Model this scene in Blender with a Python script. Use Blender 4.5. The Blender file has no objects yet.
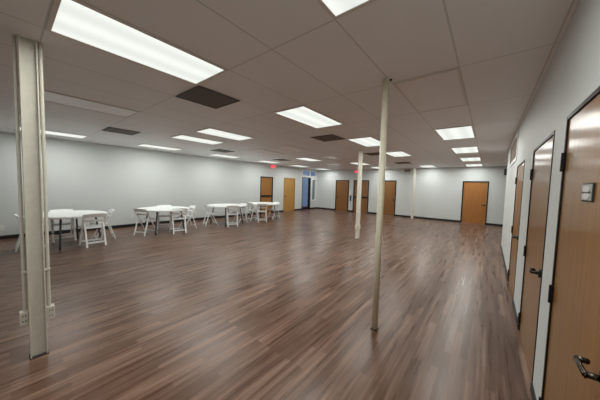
import bpy, bmesh, math
from math import pi, sin, cos, radians as R
from mathutils import Vector, Matrix

C = bpy.context.scene.collection
HC, XL, YF, XR = 2.774, -9.83, 14.35, 0.366     # ceiling height, left wall, far wall, right wall
YB, XE, YE = -4.0, 2.6, 9.0                     # back wall, alcove end, end of the right wall
T = 0.14                                        # wall thickness
GX, GY, S = -2.79, 0.24, 0.625                  # ceiling grid origin and module


# ------------------------------------------------------------------ helpers
def tag(o, label=None, cat=None, group=None, kind=None):
    if label: o['label'] = label
    if cat: o['category'] = cat
    if group: o['group'] = group
    if kind: o['kind'] = kind
    return o


def obj(name, bm, m, parent=None, smooth=False):
    bmesh.ops.recalc_face_normals(bm, faces=bm.faces[:])
    me = bpy.data.meshes.new(name)
    bm.to_mesh(me); bm.free()
    if smooth:
        for p in me.polygons: p.use_smooth = True
    o = bpy.data.objects.new(name, me)
    C.objects.link(o)
    for x in (m if isinstance(m, (list, tuple)) else [m]): me.materials.append(x)
    if parent: o.parent = parent
    return o


def empty(name, loc, rz=0.0):
    o = bpy.data.objects.new(name, None)
    o.empty_display_size = .1
    C.objects.link(o)
    o.location = loc; o.rotation_euler = (0, 0, rz)
    return o


def dup(root, loc, rz, name=None):
    r = root.copy(); C.objects.link(r)
    r.location = loc; r.rotation_euler = (0, 0, rz)
    for ch in list(root.children):
        c = ch.copy(); C.objects.link(c); c.parent = r
        for g in list(ch.children):
            d = g.copy(); C.objects.link(d); d.parent = c
    return r


def box(bm, lo, hi, bev=0.0, mi=0):
    x0, y0, z0 = lo; x1, y1, z1 = hi
    v = [bm.verts.new(p) for p in ((x0, y0, z0), (x1, y0, z0), (x1, y1, z0), (x0, y1, z0),
                                   (x0, y0, z1), (x1, y0, z1), (x1, y1, z1), (x0, y1, z1))]
    fs = [bm.faces.new([v[i] for i in q]) for q in
          ((3, 2, 1, 0), (4, 5, 6, 7), (0, 1, 5, 4), (1, 2, 6, 5), (2, 3, 7, 6), (3, 0, 4, 7))]
    for f in fs: f.material_index = mi
    if bev > 0:
        es = list({e for f in fs for e in f.edges})
        bmesh.ops.bevel(bm, geom=es, offset=bev, segments=2, profile=.6, affect='EDGES')
    return v


def bar(bm, a, b, w, d, bev=0.0, up=(0, 0, 1)):
    """rectangular bar from a to b, w across, d along the 'up' side"""
    a, b = Vector(a), Vector(b)
    z = (b - a).normalized(); u = Vector(up)
    x = z.cross(u)
    if x.length < 1e-4: x = z.cross(Vector((0, 1, 0)))
    x.normalize(); y = z.cross(x)
    vs = []
    for p in (a, b):
        for sx, sy in ((-1, -1), (1, -1), (1, 1), (-1, 1)):
            vs.append(bm.verts.new(p + x * sx * w / 2 + y * sy * d / 2))
    q = ((0, 1, 2, 3), (7, 6, 5, 4), (0, 4, 5, 1), (1, 5, 6, 2), (2, 6, 7, 3), (3, 7, 4, 0))
    fs = [bm.faces.new([vs[i] for i in k]) for k in q]
    if bev > 0:
        bmesh.ops.bevel(bm, geom=list({e for f in fs for e in f.edges}), offset=bev, segments=2, affect='EDGES')


def tube(bm, pts, r, n=12, cap=True):
    pts = [Vector(p) for p in pts]
    rings = []
    prev = None
    for i, p in enumerate(pts):
        t = (pts[min(i + 1, len(pts) - 1)] - pts[max(i - 1, 0)]).normalized()
        if prev is None:
            ref = Vector((0, 0, 1)) if abs(t.z) < .9 else Vector((0, 1, 0))
            x = t.cross(ref).normalized()
        else:
            x = (prev - t * prev.dot(t)).normalized()
        prev = x
        y = t.cross(x)
        rings.append([bm.verts.new(p + (x * cos(2 * pi * k / n) + y * sin(2 * pi * k / n)) * r) for k in range(n)])
    for a, b in zip(rings, rings[1:]):
        for k in range(n):
            bm.faces.new((a[k], a[(k + 1) % n], b[(k + 1) % n], b[k]))
    if cap:
        bm.faces.new(rings[0][::-1]); bm.faces.new(rings[-1])


def lathe(bm, prof, n=48):
    rings = []
    for r, z in prof:
        if r < 1e-6: rings.append([bm.verts.new((0, 0, z))])
        else: rings.append([bm.verts.new((r * cos(2 * pi * k / n), r * sin(2 * pi * k / n), z)) for k in range(n)])
    for a, b in zip(rings, rings[1:]):
        for k in range(n):
            i, j = k, (k + 1) % n
            if len(a) == 1: bm.faces.new((a[0], b[i], b[j]))
            elif len(b) == 1: bm.faces.new((a[i], a[j], b[0]))
            else: bm.faces.new((a[i], a[j], b[j], b[i]))


# ---------------------------------------------------------------- materials
def mat(name, col, rough=.5, metal=0.0, spec=.5, coat=0.0):
    m = bpy.data.materials.new(name); m.use_nodes = True
    b = m.node_tree.nodes['Principled BSDF']
    b.inputs['Base Color'].default_value = (*col, 1)
    b.inputs['Roughness'].default_value = rough
    b.inputs['Metallic'].default_value = metal
    b.inputs['Specular IOR Level'].default_value = spec
    b.inputs['Coat Weight'].default_value = coat
    b.inputs['Coat Roughness'].default_value = .17
    return m


def N(m, t, **kw):
    n = m.node_tree.nodes.new(t)
    for k, v in kw.items(): setattr(n, k, v)
    return n


def L(m, a, b): m.node_tree.links.new(a, b)


def noisy(m, scale, amount, bump=0.0, stretch=(1, 1, 1), detail=3):
    """procedural variation of the base colour, and a little bump"""
    b = m.node_tree.nodes['Principled BSDF']
    tc = N(m, 'ShaderNodeTexCoord'); mp = N(m, 'ShaderNodeMapping'); mp.inputs['Scale'].default_value = stretch
    n = N(m, 'ShaderNodeTexNoise'); n.inputs['Scale'].default_value = scale; n.inputs['Detail'].default_value = detail
    L(m, tc.outputs['Object'], mp.inputs['Vector']); L(m, mp.outputs['Vector'], n.inputs['Vector'])
    c = b.inputs['Base Color'].default_value[:3]
    rp = N(m, 'ShaderNodeValToRGB')
    rp.color_ramp.elements[0].position = .3; rp.color_ramp.elements[1].position = .7
    rp.color_ramp.elements[0].color = (*[x * (1 - amount) for x in c], 1)
    rp.color_ramp.elements[1].color = (*[min(1, x * (1 + amount)) for x in c], 1)
    L(m, n.outputs['Fac'], rp.inputs['Fac']); L(m, rp.outputs['Color'], b.inputs['Base Color'])
    if bump:
        bp = N(m, 'ShaderNodeBump'); bp.inputs['Strength'].default_value = bump; bp.inputs['Distance'].default_value = .002
        L(m, n.outputs['Fac'], bp.inputs['Height']); L(m, bp.outputs['Normal'], b.inputs['Normal'])
    return m


def wood(name, dark, light, rough=.3, coat=.0, scale=1.0, spec=.5):
    m = mat(name, light, rough, coat=coat, spec=spec)
    b = m.node_tree.nodes['Principled BSDF']
    tc = N(m, 'ShaderNodeTexCoord'); mp = N(m, 'ShaderNodeMapping')
    mp.inputs['Scale'].default_value = (14 * scale, 14 * scale, .8 * scale)
    n = N(m, 'ShaderNodeTexNoise'); n.inputs['Scale'].default_value = 2.2; n.inputs['Detail'].default_value = 6
    n.inputs['Roughness'].default_value = .6; n.inputs['Distortion'].default_value = .4
    L(m, tc.outputs['Object'], mp.inputs['Vector']); L(m, mp.outputs['Vector'], n.inputs['Vector'])
    rp = N(m, 'ShaderNodeValToRGB')
    rp.color_ramp.elements[0].position = .32; rp.color_ramp.elements[1].position = .68
    rp.color_ramp.elements[0].color = (*dark, 1); rp.color_ramp.elements[1].color = (*light, 1)
    L(m, n.outputs['Fac'], rp.inputs['Fac']); L(m, rp.outputs['Color'], b.inputs['Base Color'])
    return m


def emit(name, col, strength):
    m = bpy.data.materials.new(name); m.use_nodes = True
    nt = m.node_tree; nt.nodes.clear()
    e = nt.nodes.new('ShaderNodeEmission'); o = nt.nodes.new('ShaderNodeOutputMaterial')
    e.inputs['Color'].default_value = (*col, 1); e.inputs['Strength'].default_value = strength
    nt.links.new(e.outputs[0], o.inputs[0])
    return m


def diffuser_material():
    """prismatic lens over three tubes: brighter bands run along the tubes"""
    m = emit('lit_diffuser', (.97, 1.0, .93), LIGHT)
    e = [n for n in m.node_tree.nodes if n.type == 'EMISSION'][0]
    tc = N(m, 'ShaderNodeTexCoord'); sp = N(m, 'ShaderNodeSeparateXYZ'); L(m, tc.outputs['Object'], sp.inputs['Vector'])
    a = N(m, 'ShaderNodeMath', operation='MULTIPLY'); a.inputs[1].default_value = 2 * pi / .285
    c = N(m, 'ShaderNodeMath', operation='COSINE')
    r = N(m, 'ShaderNodeMapRange'); r.inputs['From Min'].default_value = -1
    r.inputs['To Min'].default_value = LIGHT * .86; r.inputs['To Max'].default_value = LIGHT * 1.0
    L(m, sp.outputs['X'], a.inputs[0]); L(m, a.outputs[0], c.inputs[0]); L(m, c.outputs[0], r.inputs['Value'])
    L(m, r.outputs['Result'], e.inputs['Strength'])
    return m


def floor_material():
    m = mat('laminate_planks', (.1, .06, .05), .3, spec=.30)
    b = m.node_tree.nodes['Principled BSDF']
    tc = N(m, 'ShaderNodeTexCoord'); mp = N(m, 'ShaderNodeMapping')
    mp.inputs['Rotation'].default_value = (0, 0, R(90))
    L(m, tc.outputs['Object'], mp.inputs['Vector'])
    br = N(m, 'ShaderNodeTexBrick'); br.offset = .37; br.offset_frequency = 2; br.squash = 1
    br.inputs['Scale'].default_value = 1
    br.inputs['Brick Width'].default_value = .80; br.inputs['Row Height'].default_value = .066
    br.inputs['Mortar Size'].default_value = .0012; br.inputs['Mortar Smooth'].default_value = .1
    br.inputs['Bias'].default_value = 0
    br.inputs['Color1'].default_value = (0, 0, 0, 1); br.inputs['Color2'].default_value = (1, 1, 1, 1)
    br.inputs['Mortar'].default_value = (.3, .3, .3, 1)
    L(m, mp.outputs['Vector'], br.inputs['Vector'])
    # long grain streaks
    m2 = N(m, 'ShaderNodeMapping'); m2.inputs['Scale'].default_value = (24, 1.1, 1)
    L(m, tc.outputs['Object'], m2.inputs['Vector'])
    gr = N(m, 'ShaderNodeTexNoise'); gr.inputs['Scale'].default_value = 1.0; gr.inputs['Detail'].default_value = 6
    gr.inputs['Roughness'].default_value = .52
    L(m, m2.outputs['Vector'], gr.inputs['Vector'])
    mx = N(m, 'ShaderNodeMath', operation='MULTIPLY_ADD'); mx.inputs[1].default_value = .42
    sc = N(m, 'ShaderNodeMath', operation='MULTIPLY_ADD'); sc.inputs[1].default_value = 1.5; sc.inputs[2].default_value = -.46
    L(m, gr.outputs['Fac'], sc.inputs[0])
    L(m, br.outputs['Color'], mx.inputs[0]); L(m, sc.outputs[0], mx.inputs[2])
    rp = N(m, 'ShaderNodeValToRGB')
    el = rp.color_ramp.elements
    el[0].position = .08; el[0].color = FLOOR[0]
    el[1].position = .95; el[1].color = FLOOR[3]
    e = el.new(.38); e.color = FLOOR[1]
    e = el.new(.66); e.color = FLOOR[2]
    L(m, mx.outputs[0], rp.inputs['Fac']); L(m, rp.outputs['Color'], b.inputs['Base Color'])
    # roughness and slight unevenness of the boards
    mr = N(m, 'ShaderNodeMapRange'); mr.inputs['From Min'].default_value = .3; mr.inputs['From Max'].default_value = .7; mr.inputs['To Min'].default_value = .24; mr.inputs['To Max'].default_value = .38
    L(m, gr.outputs['Fac'], mr.inputs['Value']); L(m, mr.outputs['Result'], b.inputs['Roughness'])
    bp = N(m, 'ShaderNodeBump'); bp.inputs['Strength'].default_value = .04; bp.inputs['Distance'].default_value = .0006
    L(m, gr.outputs['Fac'], bp.inputs['Height']); L(m, bp.outputs['Normal'], b.inputs['Normal'])
    return m


def ceiling_material():
    """2 x 4 lay-in tiles: fine fissured texture with thin seams of the grid"""
    m = mat('ceiling_tiles', CEIL, .5, spec=.6)
    b = m.node_tree.nodes['Principled BSDF']
    tc = N(m, 'ShaderNodeTexCoord'); sp = N(m, 'ShaderNodeSeparateXYZ')
    L(m, tc.outputs['Object'], sp.inputs['Vector'])

    def seam(out, origin, step, w):
        a = N(m, 'ShaderNodeMath', operation='SUBTRACT'); a.inputs[1].default_value = origin - 100 * step
        d = N(m, 'ShaderNodeMath', operation='DIVIDE'); d.inputs[1].default_value = step
        f = N(m, 'ShaderNodeMath', operation='FRACT')
        s = N(m, 'ShaderNodeMath', operation='SUBTRACT'); s.inputs[1].default_value = .5
        ab = N(m, 'ShaderNodeMath', operation='ABSOLUTE')
        g = N(m, 'ShaderNodeMath', operation='GREATER_THAN'); g.inputs[1].default_value = .5 - w / step / 2
        L(m, out, a.inputs[0]); L(m, a.outputs[0], d.inputs[0]); L(m, d.outputs[0], f.inputs[0])
        L(m, f.outputs[0], s.inputs[0]); L(m, s.outputs[0], ab.inputs[0]); L(m, ab.outputs[0], g.inputs[0])
        return g.outputs[0]
    sx = seam(sp.outputs['X'], GX, S, .013); sy = seam(sp.outputs['Y'], GY, 2 * S, .013)
    mxm = N(m, 'ShaderNodeMath', operation='MAXIMUM'); L(m, sx, mxm.inputs[0]); L(m, sy, mxm.inputs[1])
    n = N(m, 'ShaderNodeTexNoise'); n.inputs['Scale'].default_value = 1.3; n.inputs['Detail'].default_value = 2
    L(m, tc.outputs['Object'], n.inputs['Vector'])
    r1 = N(m, 'ShaderNodeValToRGB')
    r1.color_ramp.elements[0].position = .3; r1.color_ramp.elements[1].position = .7
    r1.color_ramp.elements[0].color = (*[c * .97 for c in CEIL], 1); r1.color_ramp.elements[1].color = (*CEIL, 1)
    L(m, n.outputs['Fac'], r1.inputs['Fac'])
    mix = N(m, 'ShaderNodeMixRGB'); mix.inputs['Color2'].default_value = (*[c * .72 for c in CEIL], 1)
    L(m, mxm.outputs[0], mix.inputs['Fac']); L(m, r1.outputs['Color'], mix.inputs['Color1'])
    L(m, mix.outputs['Color'], b.inputs['Base Color'])
    n2 = N(m, 'ShaderNodeTexNoise'); n2.inputs['Scale'].default_value = 90; n2.inputs['Detail'].default_value = 3
    L(m, tc.outputs['Object'], n2.inputs['Vector'])
    bp = N(m, 'ShaderNodeBump'); bp.inputs['Strength'].default_value = .15; bp.inputs['Distance'].default_value = .002
    L(m, n2.outputs['Fac'], bp.inputs['Height']); L(m, bp.outputs['Normal'], b.inputs['Normal'])
    return m


def glass_material(name, tint, clear=.9):
    m = bpy.data.materials.new(name); m.use_nodes = True
    nt = m.node_tree; nt.nodes.clear()
    t = nt.nodes.new('ShaderNodeBsdfTransparent'); t.inputs[0].default_value = (*tint, 1)
    g = nt.nodes.new('ShaderNodeBsdfGlossy'); g.inputs['Roughness'].default_value = .02
    x = nt.nodes.new('ShaderNodeMixShader'); x.inputs[0].default_value = 1 - clear
    o = nt.nodes.new('ShaderNodeOutputMaterial')
    nt.links.new(t.outputs[0], x.inputs[1]); nt.links.new(g.outputs[0], x.inputs[2]); nt.links.new(x.outputs[0], o.inputs[0])
    return m


FLOOR = [(.088, .043, .027, 1), (.115, .060, .038, 1), (.180, .104, .072, 1), (.30, .19, .138, 1)]
CEIL = (.89, .90, .92)
LIGHT = 1.0
POWER, SPREAD = 23, 178
M = dict(
    wall=noisy(mat('wall_paint', (.63, .665, .66), .55, spec=.4), 60, .012, .12),
    floor=floor_material(), ceil=ceiling_material(),
    base=mat('black_vinyl_base', (.012, .011, .011), .5),
    diff=diffuser_material(),
    undiff=noisy(mat('unlit_prismatic_diffuser', (.86, .83, .84), .28, spec=.6), 60, .03, .2),
    lframe=mat('white_light_trim', (.72, .70, .66), .5),
    bronze=noisy(mat('dark_bronze_frame', (.016, .011, .008), .45, spec=.3), 12, .2),
    bracket=mat('dark_hole', (.02, .02, .018), .7),
    oak=wood('honey_oak_door', (.205, .09, .020), (.275, .128, .030), .45, .38, spec=.22),
    oak2=wood('red_oak_door', (.20, .085, .022), (.28, .125, .034), .34, .3),
    gold=wood('golden_oak_door', (.42, .22, .06), (.52, .29, .085), .35),
    black=mat('black_hardware', (.012, .012, .012), .3, .4),
    chrome=mat('satin_nickel', (.45, .43, .40), .28, 1.0),
    dnickel=mat('dark_nickel', (.07, .062, .05), .25, 1.0),
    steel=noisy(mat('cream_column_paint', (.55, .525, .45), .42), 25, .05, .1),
    steel2=noisy(mat('lighter_column_paint', (.78, .76, .68), .4), 25, .04),  # column colour copied lighter for the two farther columns
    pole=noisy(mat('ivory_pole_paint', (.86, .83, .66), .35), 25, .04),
    dark=mat('dark_gap', (.03, .025, .02), .8),
    plastic=mat('white_plastic', (.80, .80, .78), .4),
    resin=noisy(mat('white_resin_chair', (.90, .91, .91), .35), 30, .02),
    top=noisy(mat('white_tabletop_plastic', (.84, .87, .86), .4), 80, .015, .1),
    legs=mat('charcoal_table_leg', (.035, .037, .036), .4, .3),
    vent=mat('dark_vent_grey', (.085, .078, .07), .6),
    ventf=mat('vent_frame_grey', (.20, .185, .17), .6),
    grille=mat('beige_grille', (.62, .57, .50), .5),
    red=emit('red_exit_letters', (1.0, .07, .10), 1.5),
    signw=mat('exit_sign_housing', (.80, .62, .62), .5),
    blue=noisy(mat('blue_outer_wall', (.26, .38, .60), .6), 4, .1),  # blue tone of the wall beyond the entrance glass
    pave=noisy(mat('grey_paving', (.3, .3, .31), .8), 10, .1),
    glass=glass_material('clear_glass', (.9, .95, 1.0), .90),
    frost=noisy(mat('grey_blind', (.20, .215, .21), .5), 20, .06, stretch=(1, 1, 8)),
    wtrim=mat('white_window_trim', (.78, .79, .79), .45),
    navy=mat('dark_blue_plastic', (.03, .045, .10), .4),
)

# ------------------------------------------------------------------ setting
def wall(name, axis, face, thick, u0, u1, holes, label, z1=HC):
    """a wall whose room side lies at `face`; thick is signed; holes are (u0, u1, z0, z1)"""
    bm = bmesh.new()
    cuts = sorted({u0, u1, *[h[0] for h in holes], *[h[1] for h in holes]})
    zc = sorted({0.0, z1, *[h[2] for h in holes], *[h[3] for h in holes]})
    a, b = sorted((face, face + thick))
    for p, q in zip(cuts, cuts[1:]):
        run = None
        for r, s in zip(zc, zc[1:]):
            cu, cz = (p + q) / 2, (r + s) / 2
            solid = not any(h[0] < cu < h[1] and h[2] < cz < h[3] for h in holes)
            if solid:
                run = [run[0], s] if run else [r, s]
            if (not solid or s == zc[-1]) and run:
                if axis == 'x': box(bm, (a, p, run[0]), (b, q, run[1]))
                else: box(bm, (p, a, run[0]), (q, b, run[1]))
                run = None
    bmesh.ops.remove_doubles(bm, verts=bm.verts[:], dist=1e-5)
    return tag(obj(name, bm, M['wall']), label, 'wall', kind='structure')


bm = bmesh.new(); box(bm, (XL - T, YB - T, -.1), (XE + T, YF + T, 0))
tag(obj('floor', bm, M['floor']), 'reddish brown laminate plank floor across the whole hall', 'floor', kind='structure')
bm = bmesh.new(); box(bm, (XL - T, YB - T, HC), (XE + T, YF + T, HC + .1))
tag(obj('ceiling', bm, M['ceil']), 'grey drop ceiling of large lay-in tiles', 'ceiling', kind='structure')

DL = [(8.84, 9.80, 2.08), (10.74, 11.80, 2.09), (12.56, 13.50, 2.20)]        # left wall doors
DF = [(-8.28, -7.28, 2.09), (-6.95, -5.90, 2.09), (-5.26, -4.25, 2.09), (-1.05, -.02, 2.08)]
DR = [(1.22, 2.27, 2.09), (2.63, 3.72, 2.08), (4.54, 5.66, 2.06)]
WIN = (13.68, 14.16, .62, 2.10); TR = (12.56, 14.16, 2.30, 2.66)
GR = (5.95, 7.75, 2.24, 2.68)
hl = [(a, b, 0, z) for a, b, z in DL] + [WIN, TR]
wall('wall_left', 'x', XL, -T, YB, YF, hl, 'long white painted wall behind the round tables')
wall('wall_far', 'y', YF, T, XL - T, XE + T, [(a, b, 0, z) for a, b, z in DF], 'white far wall with four wooden doors')
wall('wall_right', 'x', XR, T, YB, YE, [(a, b, 0, z) for a, b, z in DR] + [(*GR[:2], *GR[2:])],
     'white wall with three oak doors at the right')
wall('wall_back', 'y', YB, -T, XL - T, XR + T, [], 'white wall behind the viewer')
wall('wall_alcove', 'x', XE, T, YE - T, YF, [], 'white end wall of the recess past the right wall')
wall('wall_return', 'y', YE, -T, XR + T, XE + T, [], 'white return wall of the recess past the right wall')


def baseboard(name, axis, face, s, spans, label, h=.10):
    bm = bmesh.new()
    for p, q in spans:
        a, b = sorted((face, face + s * .012))
        if axis == 'x': box(bm, (a, p, 0), (b, q, h))
        else: box(bm, (p, a, 0), (q, b, h))
    return tag(obj(name, bm, M['base']), label, 'baseboard', kind='structure')


def gaps(u0, u1, ds):
    out, u = [], u0
    for a, b, _ in ds:
        out.append((u, a)); u = b
    out.append((u, u1))
    return out


baseboard('baseboard_left', 'x', XL, 1, gaps(YB, YF, DL), 'black vinyl baseboard along the left wall')
baseboard('baseboard_far', 'y', YF, -1, gaps(XL + .012, XE, DF), 'black vinyl baseboard along the far wall')
baseboard('baseboard_right', 'x', XR, -1, gaps(YB, YE, DR), 'black vinyl baseboard along the right wall', .065)

# doors: an empty at the foot of the opening, parts in local axes:
# local x runs along the wall, local y points INTO the room
def door(n, pos, rz, w, h, wood_m, frame_m, label, hinge_left=True, lever='black', fw=.05, bar_h=None,
         hinges=True, leaf_back=.012, proud=.022):
    d = empty('door_%d' % n, pos, rz)
    tag(d, label, 'door', kind='structure')
    bm = bmesh.new()
    for s in (0, 1):
        x0 = 0 if s == 0 else w - fw
        box(bm, (x0, -T + .01, 0), (x0 + fw, proud, h), .003)
    box(bm, (fw, -T + .01, h - fw), (w - fw, proud, h), .003)
    obj('door_frame', bm, frame_m, d)
    bm = bmesh.new()
    box(bm, (fw + .004, -leaf_back - .044, .008), (w - fw - .004, -leaf_back, h - fw - .004), .002)
    leaf = obj('door_leaf', bm, wood_m, d)
    hx = fw + .002 if hinge_left else w - fw - .002
    if hinges:
        for z in (.15, .935, 1.80):
            bm = bmesh.new()
            box(bm, (hx - .011, -leaf_back - .002, z - .052), (hx + .011, proud + .004, z + .052), .003)
            tube(bm, [(hx, proud + .006, z - .06), (hx, proud + .006, z + .06)], .008, 10)
            obj('hinge', bm, M['black'], d)
    kx = w - fw - .075 if hinge_left else fw + .075
    s = -1 if hinge_left else 1
    mm = M['black'] if lever == 'black' else M['dnickel']
    if lever:
        hd = bmesh.new()
        y = -leaf_back
        tube(hd, [(kx, y, .94), (kx, y + .014, .94)], .034, 24)
        tube(hd, [(kx, y + .01, .94), (kx, y + .052, .94)], .012, 12)
        bar(hd, (kx - s * .015, y + .056, .94), (kx + s * .118, y + .056, .937), .014, .024, .005, (0, 0, 1))
        bar(hd, (kx + s * .112, y + .056, .937), (kx + s * .112, y + .018, .936), .012, .022, .004, (0, 0, 1))
        o = obj('door_handle', hd, mm, d, True)
        if lever != 'black': o['label'] = 'dark nickel lever handle'
    if bar_h:
        bm = bmesh.new()
        box(bm, (fw + .02, -leaf_back, bar_h - .04), (w - fw - .02, -leaf_back + .05, bar_h + .04), .008)
        o = obj('push_bar', bm, M['black'], d); o['label'] = 'black push bar'
    return d


LW, RW, FW = -pi / 2, pi / 2, pi      # rotation so that local y points into the room
# left wall: local x runs towards -Y, so the foot stands at the far jamb
door(1, (XL, 9.80, 0), LW, .96, 2.08, wood('orange_oak_door', (.28, .12, .028), (.38, .175, .042), .34, .2), M['bronze'], 'dark framed wooden exit door with push bar on the left wall', True, None, bar_h=1.0, hinges=False)
door(2, (XL, 11.80, 0), LW, 1.06, 2.09, M['gold'], wood('golden_oak_jamb', (.36, .2, .06), (.44, .25, .08), .4),
     'golden oak door with matching jamb on the left wall', True, 'black', .045, hinges=False)
# far wall: local x runs towards -X
door(4, (-7.28, YF, 0), FW, 1.0, 2.09, M['oak2'], M['bronze'], 'brown wooden door leftmost on the far wall', True, 'black', hinges=False)
door(5, (-5.90, YF, 0), FW, 1.05, 2.09, M['oak2'], M['bronze'], 'brown wooden door with push bar behind the column in the middle of the far wall', True, None, bar_h=1.0, hinges=False)
door(6, (-4.25, YF, 0), FW, 1.01, 2.09, M['oak2'], M['bronze'], 'brown wooden door left of the emergency light on the far wall', False, 'black', hinges=False)
door(7, (-.02, YF, 0), FW, 1.03, 2.08, wood('amber_oak_door', (.33, .125, .026), (.43, .175, .038), .4, .2), M['bronze'], 'orange oak door standing alone at the right end of the far wall', False, 'black', .045, hinges=False)
# right wall: local x runs towards +Y, hinges at the far jamb
d8 = door(8, (XR, 1.22, 0), RW, 1.05, 2.09, M['oak'], M['bronze'], 'nearest oak door at the right with a small grey sign', False, 'nickel', .024, proud=.005, leaf_back=.004)
door(9, (XR, 2.63, 0), RW, 1.09, 2.08, M['oak'], M['bronze'], 'middle one of the three oak doors in the right wall', False, 'black', .026, proud=.005, leaf_back=.004)
door(10, (XR, 4.54, 0), RW, 1.12, 2.06, M['oak'], M['bronze'], 'farthest of the three oak doors in the right wall', False, 'black', .026, proud=.005, leaf_back=.004)

# small sign on the nearest door
bm = bmesh.new(); box(bm, (.430, -.006, 1.564), (.590, .003, 1.653), .004)
sg = obj('door_sign', bm, M['bracket'], d8); sg['label'] = 'small dark rimmed grey door sign'
bm = bmesh.new(); box(bm, (.438, .001, 1.571), (.582, .0045, 1.646), .001)
obj('sign_face', bm, mat('sign_grey', (.33, .33, .31), .4), sg)
for z in (1.5905, 1.6245):
    bm = bmesh.new(); lathe(bm, [(0, 0), (.0145, 0), (.0145, .002), (0, .002)], 24)
    for v in bm.verts: v.co = Vector((.510 + v.co.x * 3.6, .0045 + v.co.z, z + v.co.y))
    obj('sign_symbol', bm, mat('sign_light_grey', (.58, .58, .56), .35), sg)
bm = bmesh.new(); box(bm, (.440, .0045, 1.6045), (.580, .006, 1.6095))
obj('sign_line', bm, M['bracket'], sg)

# entrance at the end of the left wall: glazed door, sidelight, transom
dd = empty('door_3', (XL, 13.50, 0), LW); tag(dd, 'glass entrance door showing blue behind it, left wall end', 'door', kind='structure')
w, h, fw = .94, 2.20, .045
bm = bmesh.new()
box(bm, (0, -T + .01, 0), (.10, .03, h), .004)
box(bm, (w - .03, -T + .01, 0), (w, .02, h), .004); box(bm, (.10, -T + .01, h - .035), (w - .03, .02, h), .004)
obj('door_frame', bm, M['bronze'], dd)
bm = bmesh.new()
box(bm, (.10, -.07, .008), (w - .03, -.03, .17), .003)
o = obj('kick_rail', bm, M['bronze'], dd)
bm = bmesh.new(); box(bm, (.10, -.055, .17), (w - .03, -.047, h - .04))
obj('door_glass', bm, M['glass'], dd)


def window(n, rect, label, pane, mull=None):
    y0, y1, z0, z1 = rect
    wd = empty('window_%d' % n, (XL, y0, z0)); tag(wd, label, 'window', kind='structure')
    W_, H_ = y1 - y0, z1 - z0
    bm = bmesh.new(); f = .035
    box(bm, (-T + .01, -.04, -.04), (.02, f, H_ + .04), .003); box(bm, (-T + .01, W_ - f, -.04), (.02, W_ + .04, H_ + .04), .003)
    box(bm, (-T + .01, f, -.04), (.02, W_ - f, f - .01), .003); box(bm, (-T + .01, f, H_ - f + .01), (.02, W_ - f, H_ + .04), .003)
    if mull: box(bm, (-T + .01, mull - .03, f - .01), (.02, mull + .03, H_ - f + .01), .003)
    obj('window_frame', bm, M['wtrim'], wd)
    bm = bmesh.new(); box(bm, (-.07, f - .002, f - .012), (-.062, W_ - f + .002, H_ - f + .012))
    obj('window_pane', bm, pane, wd)
    return wd


wd = window(1, WIN, 'narrow grey sidelight window beside the glass entrance door', M['glass'])
bm = bmesh.new(); box(bm, (-.105, .02, .01), (-.098, WIN[1] - WIN[0] - .02, WIN[3] - WIN[2] - .01))
o = obj('blind', bm, M['frost'], wd); o['label'] = 'grey lowered blind'
window(2, TR, 'wide blue transom window above the glass entrance door', M['glass'], .86)

# what stands outside the entrance
bm = bmesh.new(); box(bm, (XL - 4, 9, -.1), (XL - T - .002, 19, -.005))
tag(obj('outdoor_ground', bm, M['pave']), 'grey paving outside the entrance door', 'paving', kind='structure')
bm = bmesh.new(); box(bm, (XL - 2.2, 9, -.005), (XL - 2.0, 19, 3.4))
tag(obj('wall_outdoor', bm, M['blue']), 'blue wall seen through the glass entrance door', 'wall', kind='structure')

# ---------------------------------------------------------- ceiling fixtures
def light(lit, k, j, label, proto={}):
    x, y = GX + k * S, GY + j * 2 * S
    loc = (x + S / 2, y + S, HC)
    if lit not in proto:
        t = empty('ceiling_light', loc)
        hx, hy = S / 2 - .006, S - .006
        bm = bmesh.new(); ix, iy = .285, .588
        box(bm, (-hx, -hy, -.012), (-ix, hy, 0), .002); box(bm, (ix, -hy, -.012), (hx, hy, 0), .002)
        box(bm, (-ix, -hy, -.012), (ix, -iy, 0), .002); box(bm, (-ix, iy, -.012), (ix, hy, 0), .002)
        obj('light_trim', bm, M['lframe'], t)
        bm = bmesh.new(); box(bm, (-ix, -iy, -.008), (ix, iy, -.002))
        o = obj('diffuser', bm, M['diff'] if lit else M['undiff'], t)
        if lit:
            o['label'] = 'lit white diffuser'
            la = bpy.data.lights.new('tubes', 'AREA'); la.shape = 'RECTANGLE'; la.size = .55; la.size_y = 1.16
            la.energy = POWER; la.spread = R(SPREAD); la.color = (.98, 1.0, .95)
            lo = bpy.data.objects.new('tubes', la); C.objects.link(lo); lo.parent = t; lo.location = (0, 0, -.010)
        proto[lit] = t
    else:
        t = dup(proto[lit], loc, 0)
    tag(t, label, 'ceiling light', 'lit fluorescent ceiling lights' if lit else 'unlit ceiling lights')
    return t


def row(j):
    return {0: 'nearest', 2: 'second', 4: 'third', 6: 'fourth', 8: 'fifth', 10: 'farthest'}[j]


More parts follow.
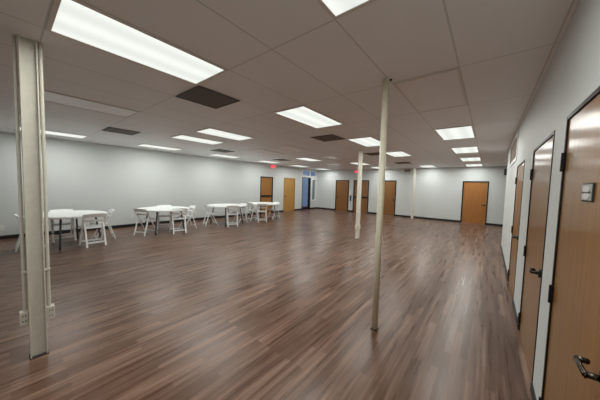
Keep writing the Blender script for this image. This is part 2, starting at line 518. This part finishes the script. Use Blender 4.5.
lit = {-10: (0, 2, 4, 6, 8, 10), -6: (2, 6), -4: (2, 8, 10), 0: (0, 2, 4, 6, 10), 3: (0, 4, 6, 8, 10)}
spec = {
    (-6, 2): 'lit ceiling light paired to the left of another light, above the second table',
    (-4, 2): 'lit ceiling light paired to the right of another light, above the second table',
    (-6, 6): 'lit ceiling light just above and right of the red exit sign on the left wall',
    (-4, 8): 'lit ceiling light behind the top of the middle column',
    (-4, 10): 'small lit ceiling light seen between middle column and thin ivory pole',
    (0, 0): 'largest lit ceiling light, upper left above the near column',
    (0, 2): 'large lit ceiling light in the middle left of the thin ivory pole',
    (0, 4): 'lit ceiling light seen just left of the thin ivory pole',
    (0, 6): 'lit ceiling light seen just right of the thin ivory pole',
    (0, 10): 'lit ceiling light just above the far wall right of the emergency light',
    (3, 0): 'lit ceiling light cut off by the top edge of the picture',
    (3, 4): 'nearest and largest of the lit lights in front of the right wall',
    (3, 6): 'second nearest of the lit lights running to the lone far door',
    (3, 8): 'third of the lit lights running to the lone far door',
    (3, 10): 'farthest of the lit lights running to the lone far door',
}
for k, js in lit.items():
    for j in js:
        light(True, k, j, spec.get((k, j)) or '%s lit light in the row along the left wall' % row(j))
for k, j, lb in ((3, 2, 'unlit ceiling light panel right of the thin ivory pole top'),
                 (-4, 0, 'unlit ceiling light panel right of the near left column'),
                 (-4, 4, 'right one of two unlit ceiling lights before the exit sign'),
                 (-6, 4, 'left one of two unlit ceiling lights before the exit sign'),
                 (-4, 6, 'unlit ceiling light left of the middle column top'),
                 (-6, 8, 'unlit ceiling light near the far wall left of the middle column')):
    light(False, k, j, lb)
# the lit rows go on over the viewer
for k in (0,):
    light(True, k, -2, 'lit ceiling light behind the viewer, %s row' % {-10: 'left', -4: 'middle', 0: 'right'}[k])


def vent(k, y, label, proto=[]):
    loc = (GX + (k + .5) * S, y, HC)
    if not proto:
        t = empty('ceiling_vent', loc)
        h = S / 2 - .008
        bm = bmesh.new(); i = .262
        box(bm, (-h, -h, -.011), (-i, h, 0), .002); box(bm, (i, -h, -.011), (h, h, 0), .002)
        box(bm, (-i, -h, -.011), (i, -i, 0), .002); box(bm, (-i, i, -.011), (i, h, 0), .002)
        obj('vent_frame', bm, M['vent'], t)
        bm = bmesh.new(); box(bm, (-i, -i, -.004), (i, i, -.001))
        obj('vent_backing', bm, M['vent'], t)
        bm = bmesh.new()
        for q in range(14):
            yy = -i + (q + .5) * 2 * i / 14
            bar(bm, (-i, yy, -.008), (i, yy, -.008), .020, .003, 0, (0, .5, .8))
        obj('vent_slats', bm, M['ventf'], t)
        proto.append(t)
    else:
        t = dup(proto[0], loc, 0)
    return tag(t, label, 'air vent', 'dark ceiling air vents')


vent(-1, 1.81, 'large dark square ceiling vent beside the largest light')
vent(-7, 1.79, 'dark ceiling vent above the nearest table, by the left wall lights')
vent(-1, 4.92, 'dark ceiling vent left of the thin ivory pole behind the large middle light')
vent(-8, 4.92, 'dark ceiling vent above third light of the left wall row')
vent(-8, 8.0, 'thin dark ceiling vent above the red exit sign')
vent(-1, 8.0, 'dark ceiling vent just left of the thin ivory pole beyond the lights')
vent(-1, 11.3, 'faint dark ceiling vent above the emergency light')

# return air grille high on the right wall
g = empty('air_grille', (XR, (GR[0] + GR[1]) / 2, GR[2])); tag(g, 'wide beige return air grille high in the right wall past the doors', 'air vent')
w2, hh = (GR[1] - GR[0]) / 2, GR[3] - GR[2]
bm = bmesh.new()
for lo, hi in (((-.015, -w2 - .05, -.05), (.03, -w2 + .02, hh + .05)), ((-.015, w2 - .02, -.05), (.03, w2 + .05, hh + .05)),
               ((-.015, -w2 + .02, -.05), (.03, w2 - .02, .02)), ((-.015, -w2 + .02, hh - .02), (.03, w2 - .02, hh + .05))):
    box(bm, lo, hi, .003)
obj('grille_frame', bm, M['wtrim'], g)
bm = bmesh.new()
for q in range(12):
    z = .03 + q * (hh - .06) / 11
    bar(bm, (.02, -w2 + .02, z), (.02, w2 - .02, z), .030, .003, 0, (.7, 0, .7))
obj('grille_louvers', bm, M['grille'], g)
bm = bmesh.new(); box(bm, (.05, -w2 + .0, 0), (.06, w2 - .0, hh)); obj('grille_backing', bm, M['grille'], g)

# ------------------------------------------------------------------ columns
def column(loc, label, paint, proto={}):
    """steel H column, its web facing the right wall, with surface conduits and outlet boxes on both flanges"""
    if paint in proto:
        t = dup(proto[paint], loc, 0)
    else:
        t = empty('steel_column', loc); pm = M[paint]
        bm = bmesh.new()
        box(bm, (-.05, -.053, 0), (.05, -.044, HC), .001); box(bm, (-.05, .044, 0), (.05, .053, HC), .001)
        obj('column_flange', bm, pm, t)
        bm = bmesh.new(); box(bm, (.012, -.044, 0), (.022, .044, HC)); obj('column_web', bm, pm, t)
        bm = bmesh.new(); box(bm, (-.056, -.058, 0), (.054, .058, .010), .002); obj('base_plate', bm, M['dark'], t)
        for s in (-1, 1):
            bm = bmesh.new()
            x = -.012 if s < 0 else .012
            tube(bm, [(x, s * .073, .42), (x, s * .073, HC)], .012, 12)
            for z in (.78,):
                box(bm, (x - .022, s * .0535, z - .010), (x + .022, s * .0535 + s * .0325, z + .010), .002)
            cd = obj('conduit', bm, pm, t)
            bm = bmesh.new()
            y0, y1 = sorted((s * .0535, s * .0535 + s * .052))
            box(bm, (x - .034, y0, .315), (x + .034, y1, .432), .004)
            b = obj('outlet_box', bm, pm, t); b['label'] = 'painted surface outlet box'
            bm = bmesh.new()
            for z in (.345, .392):
                box(bm, (x + .0335, (y0 + y1) / 2 - .012, z), (x + .0355, (y0 + y1) / 2 - .005, z + .014))
                box(bm, (x + .0335, (y0 + y1) / 2 + .005, z), (x + .0355, (y0 + y1) / 2 + .012, z + .014))
            obj('socket_slots', bm, M['vent'], b)
        proto[paint] = t
    return tag(t, label, 'column', 'steel H columns')


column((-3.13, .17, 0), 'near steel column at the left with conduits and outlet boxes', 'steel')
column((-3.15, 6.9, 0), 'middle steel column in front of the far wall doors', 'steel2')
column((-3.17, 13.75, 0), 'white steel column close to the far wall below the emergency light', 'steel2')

p = empty('support_pole', (-.93, 2.60, 0)); tag(p, 'thin ivory round pole standing alone in mid floor', 'pole')
bm = bmesh.new(); tube(bm, [(0, 0, .012), (0, 0, HC - .006)], .034, 28)
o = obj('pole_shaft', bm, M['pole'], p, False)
for f_ in o.data.polygons: f_.use_smooth = len(f_.vertices) == 4
bm = bmesh.new(); box(bm, (-.036, -.036, 0), (.036, .036, .012), .002); obj('foot_plate', bm, M['dark'], p)
bm = bmesh.new(); tube(bm, [(.03, .04, HC - .012), (.03, .04, HC)], .016, 14); o = obj('top_bracket', bm, M['bracket'], p); o['label'] = 'small dark bracket at the ceiling'

# -------------------------------------------------------------- wall fittings
def text_mesh(body, size, depth):
    cu = bpy.data.curves.new('t', 'FONT'); cu.body = body; cu.size = size; cu.extrude = depth; cu.align_x = 'CENTER'; cu.align_y = 'CENTER'
    cu.offset = .006
    o = bpy.data.objects.new('t', cu); C.objects.link(o)
    me = bpy.data.meshes.new_from_object(o.evaluated_get(bpy.context.evaluated_depsgraph_get()))
    bpy.data.objects.remove(o); return me


def exit_sign(loc, rz, label):
    t = empty('exit_sign', loc, rz); tag(t, label, 'exit sign', 'red exit signs')
    bm = bmesh.new(); box(bm, (-.18, 0, 0), (.18, .05, .22), .006); obj('sign_housing', bm, M['signw'], t)
    me = text_mesh('EXIT', .185, .003)
    me.transform(Matrix.Translation((0, .052, .11)) @ Matrix.Rotation(pi, 4, 'Z') @ Matrix.Rotation(pi / 2, 4, 'X'))
    me.materials.clear(); me.materials.append(M['red'])
    o = bpy.data.objects.new('exit_letters', me); C.objects.link(o); o.parent = t
    o['label'] = 'red letters EXIT'
    return t


exit_sign((XL, 9.76, 2.56), LW, 'red exit sign on the left wall above the door with push bar')
exit_sign((-6.70, YF, 2.52), FW, 'red exit sign on the far wall above the door behind the column')

t = empty('emergency_light', (-3.66, YF, 2.47), FW); tag(t, 'white emergency light with two dark lamp heads on the far wall', 'emergency light')
bm = bmesh.new(); box(bm, (-.25, -.004, 0), (.25, .07, .30), .012); obj('light_housing', bm, mat('emergency_housing_grey', (.66, .66, .62), .5), t)
for s in (-1, 1):
    bm = bmesh.new(); tube(bm, [(s * .085, .07, .17), (s * .085, .10, .165), (s * .085, .15, .15)], .062, 18)
    o = obj('lamp_head', bm, M['vent'], t); o['label'] = 'dark lamp head'
    bm = bmesh.new(); tube(bm, [(s * .085, .1505, .15), (s * .085, .153, .149)], .05, 18); obj('lens', bm, M['chrome'], o)

t = empty('wall_fixture', (-7.115, YF, .72), FW); tag(t, 'small white and dark blue wall fixture between two far doors', 'wall_unit')  # unidentified fixture, kept as a plain generic shape
bm = bmesh.new(); box(bm, (-.07, 0, .36), (.07, .09, .60), .015); obj('fixture_body', bm, M['plastic'], t)
bm = bmesh.new(); box(bm, (-.035, 0, 0), (.035, .07, .36), .012); obj('fixture_neck', bm, M['navy'], t)

t = empty('wall_box', (.535, YF, 2.36), FW); tag(t, 'small dark box high on the far wall by the right corner', 'dark_box')  # unidentified dark box, a plain body with a front plate
bm = bmesh.new(); box(bm, (-.05, 0, 0), (.05, .10, .28), .01); obj('box_body', bm, M['bracket'], t)
bm = bmesh.new(); box(bm, (-.04, .10, .02), (.04, .104, .26), .001); obj('box_front', bm, M['vent'], t)


def outlet(y, z, label, sw=False, proto={}):
    if sw in proto:
        t = dup(proto[sw], (XL, y, z), LW)
    else:
        t = empty('light_switch' if sw else 'wall_outlet', (XL, y, z), LW)
        bm = bmesh.new(); box(bm, (-.04, 0, -.06), (.04, .007, .06), .003); obj('cover_plate', bm, M['plastic'], t)
        bm = bmesh.new()
        if sw: box(bm, (-.012, .007, -.025), (.012, .014, .025), .002)
        else:
            for zz in (-.03, .012):
                box(bm, (-.014, .007, zz), (.014, .009, zz + .024), .001)
        obj('toggle' if sw else 'sockets', bm, M['navy'] if sw else M['lframe'], t)
        proto[sw] = t
    return tag(t, label, 'light switch' if sw else 'outlet', None if sw else 'white outlets low on the left wall')


outlet(-.03, .31, 'white wall outlet left of the near column, on the left wall')
outlet(2.84, .38, 'white wall outlet just left of the second table')
outlet(5.17, .34, 'white wall outlet between the second and third tables')
outlet(8.58, 1.05, 'light switch left of the exit door on the left wall', True)

# ------------------------------------------------------------ tables and chairs
def make_table(loc):
    t = empty('round_table', loc)
    bm = bmesh.new()
    lathe(bm, [(0, .722), (.70, .722), (.738, .716), (.745, .735), (.742, .755), (.73, .762), (0, .762)], 64)
    o = obj('tabletop', bm, M['top'], t)
    for s in (-1, 1):
        # folding leg frame: two legs, a cross bar
        for q in (-1, 1):
            bm = bmesh.new()
            tube(bm, [(q * .30, s * .26, .722), (q * .36, s * .36, .68), (q * .44, s * .43, .06), (q * .44, s * .43, 0)], .019, 12)
            obj('table_leg', bm, M['legs'], t, True)
        bm = bmesh.new(); tube(bm, [(-.40, s * .395, .34), (.40, s * .395, .34)], .012, 10); obj('leg_crossbar', bm, M['legs'], t, True)
    for s in (-1, 1):
        bm = bmesh.new(); box(bm, (s * .32 - .02, -.42, .695), (s * .32 + .02, .42, .723), .003); obj('table_rail', bm, M['legs'], t)
    return t


def make_chair():
    """white resin folding chair; local -y faces the table, y=0 is the back"""
    t = empty('folding_chair', (0, 0, 0))
    w = .205
    for s in (-1, 1):
        bm = bmesh.new(); bar(bm, (s * w, -.43, .0), (s * w, -.005, .79), .026, .040, .005, (1, 0, 0)); obj('front_leg', bm, M['resin'], t)
        bm = bmesh.new(); bar(bm, (s * (w - .028), .035, .0), (s * (w - .028), -.125, .555), .026, .036, .005, (1, 0, 0)); obj('rear_leg', bm, M['resin'], t)
    bm = bmesh.new(); bar(bm, (-w + .028, .012, .105), (w - .028, .012, .105), .022, .036, .004); obj('rear_rung', bm, M['resin'], t)
    bm = bmesh.new(); bar(bm, (-w, -.375, .10), (w, -.375, .10), .022, .034, .004); obj('front_rung', bm, M['resin'], t)
    # seat: a shallow padded board with rounded front
    bm = bmesh.new()
    box(bm, (-.19, -.46, .432), (.19, -.10, .452), .006); box(bm, (-.175, -.445, .452), (.175, -.115, .468), .007)
    obj('seat', bm, M['resin'], t)
    # back: curved top rail and a lower slat between the uprights
    for name, z0, hgt in (('back_rail', .745, .09), ('back_slat', .625, .05)):
        bm = bmesh.new(); n = 10; rings = []
        for i in range(n + 1):
            u = -1 + 2 * i / n
            zc = z0 + (.012 * (1 - u * u) if name == 'back_rail' else 0)
            yb = -.005 - (.79 - z0) * .545 + .030 * (1 - u * u)
            x = u * (w + (.012 if name == 'back_rail' else -.012))
            rings.append([bm.verts.new((x, yb + dy + dz * .545, zc + dz)) for dy, dz in
                          ((-.011, -hgt / 2), (.011, -hgt / 2), (.011, hgt / 2), (-.011, hgt / 2))])
        for a, b in zip(rings, rings[1:]):
            for k in range(4): bm.faces.new((a[k], a[(k + 1) % 4], b[(k + 1) % 4], b[k]))
        bm.faces.new(rings[0][::-1]); bm.faces.new(rings[-1])
        obj(name, bm, M['resin'], t)
    return t


# chairs: (x, y, direction its back faces in degrees, where)
TB = [((-8.12, 1.02), 22, [(-7.38, 1.39, 4, 'on its room side'), (-8.19, 1.90, 86, 'on its far side'), (-8.12, .18, -90, 'half hidden behind the near column'),
                          (-8.93, .98, 180, 'on its wall side in the shade')],
       'nearest round white folding table, partly behind the near column', 'nearest round table'),
      ((-8.22, 3.28), 0, [(-7.56, 3.46, -12, 'on its room side'), (-8.22, 4.24, 86, 'on its far side'), (-8.02, 2.52, -62, 'on its near left side'),
                           (-8.98, 3.58, 158, 'on its wall side')],
       'second round white folding table from the near column, ringed by four chairs', 'second round table'),
      ((-8.2, 5.62), 5, [(-7.47, 5.38, -28, 'on its room side'), (-8.16, 6.44, 90, 'on its far side'), (-8.40, 4.80, -105, 'on its near side')],
       'third round white folding table, dark legs clear at its left', 'third round table'),
      ((-8.2, 7.6), 14, [(-7.55, 6.94, -30, 'on its room side'), (-8.1, 8.42, 80, 'on its far side'), (-8.285, 6.80, -90, 'on its near side')],
       'farthest round white folding table in front of the exit door', 'farthest round table')]
T0 = CH0 = None
for (cx, cy), rz, chs, lb, nm in TB:
    if T0 is None: t = T0 = make_table((cx, cy, 0)); T0.rotation_euler.z = R(rz)
    else: t = dup(T0, (cx, cy, 0), R(rz))
    tag(t, lb, 'table', 'round folding tables along the left wall')
    for x, y, a, where in chs:
        loc = (x, y, 0); q = R(a) - pi / 2
        if CH0 is None:
            CH0 = c = make_chair(); c.location = loc; c.rotation_euler = (0, 0, q)
        else: c = dup(CH0, loc, q)
        tag(c, 'white resin folding chair at the %s, %s' % (nm, where), 'chair', 'white folding chairs at the round tables')

# ------------------------------------------------------------ world and camera
W = bpy.data.worlds.new('sky'); bpy.context.scene.world = W; W.use_nodes = True
bg = W.node_tree.nodes['Background']
sky = W.node_tree.nodes.new('ShaderNodeTexSky'); sky.sky_type = 'NISHITA'
sky.sun_elevation = R(40); sky.sun_rotation = R(90); sky.sun_disc = False
W.node_tree.links.new(sky.outputs[0], bg.inputs['Color']); bg.inputs['Strength'].default_value = .12

cam = bpy.data.cameras.new('camera'); co = bpy.data.objects.new('camera', cam); C.objects.link(co)
right = Vector((0.7817024341444575, 0.6230201498994613, 0.02805703604949863))
down = Vector((0.0582685185051561, -0.028169924409355333, -0.9979034197305798))
fwd = Vector((-0.6209235735610659, 0.7816983741687225, -0.05832295961396032))
m3 = Matrix((right, -down, -fwd)).transposed()
co.matrix_world = Matrix.Translation((0, 0, 1.6)) @ m3.to_4x4()
cam.sensor_fit = 'HORIZONTAL'; cam.sensor_width = 36; cam.lens = 237.24 / 600 * 36; cam.clip_start = .02
sc = bpy.context.scene; sc.camera = co
sc.view_settings.view_transform = 'Standard'; sc.view_settings.look = 'None'
sc.view_settings.gamma = 1; sc.view_settings.use_curve_mapping = False
sc.view_settings.exposure = 0.0
sc.cycles.use_denoising = True
sc.cycles.max_bounces = 10; sc.cycles.diffuse_bounces = 6
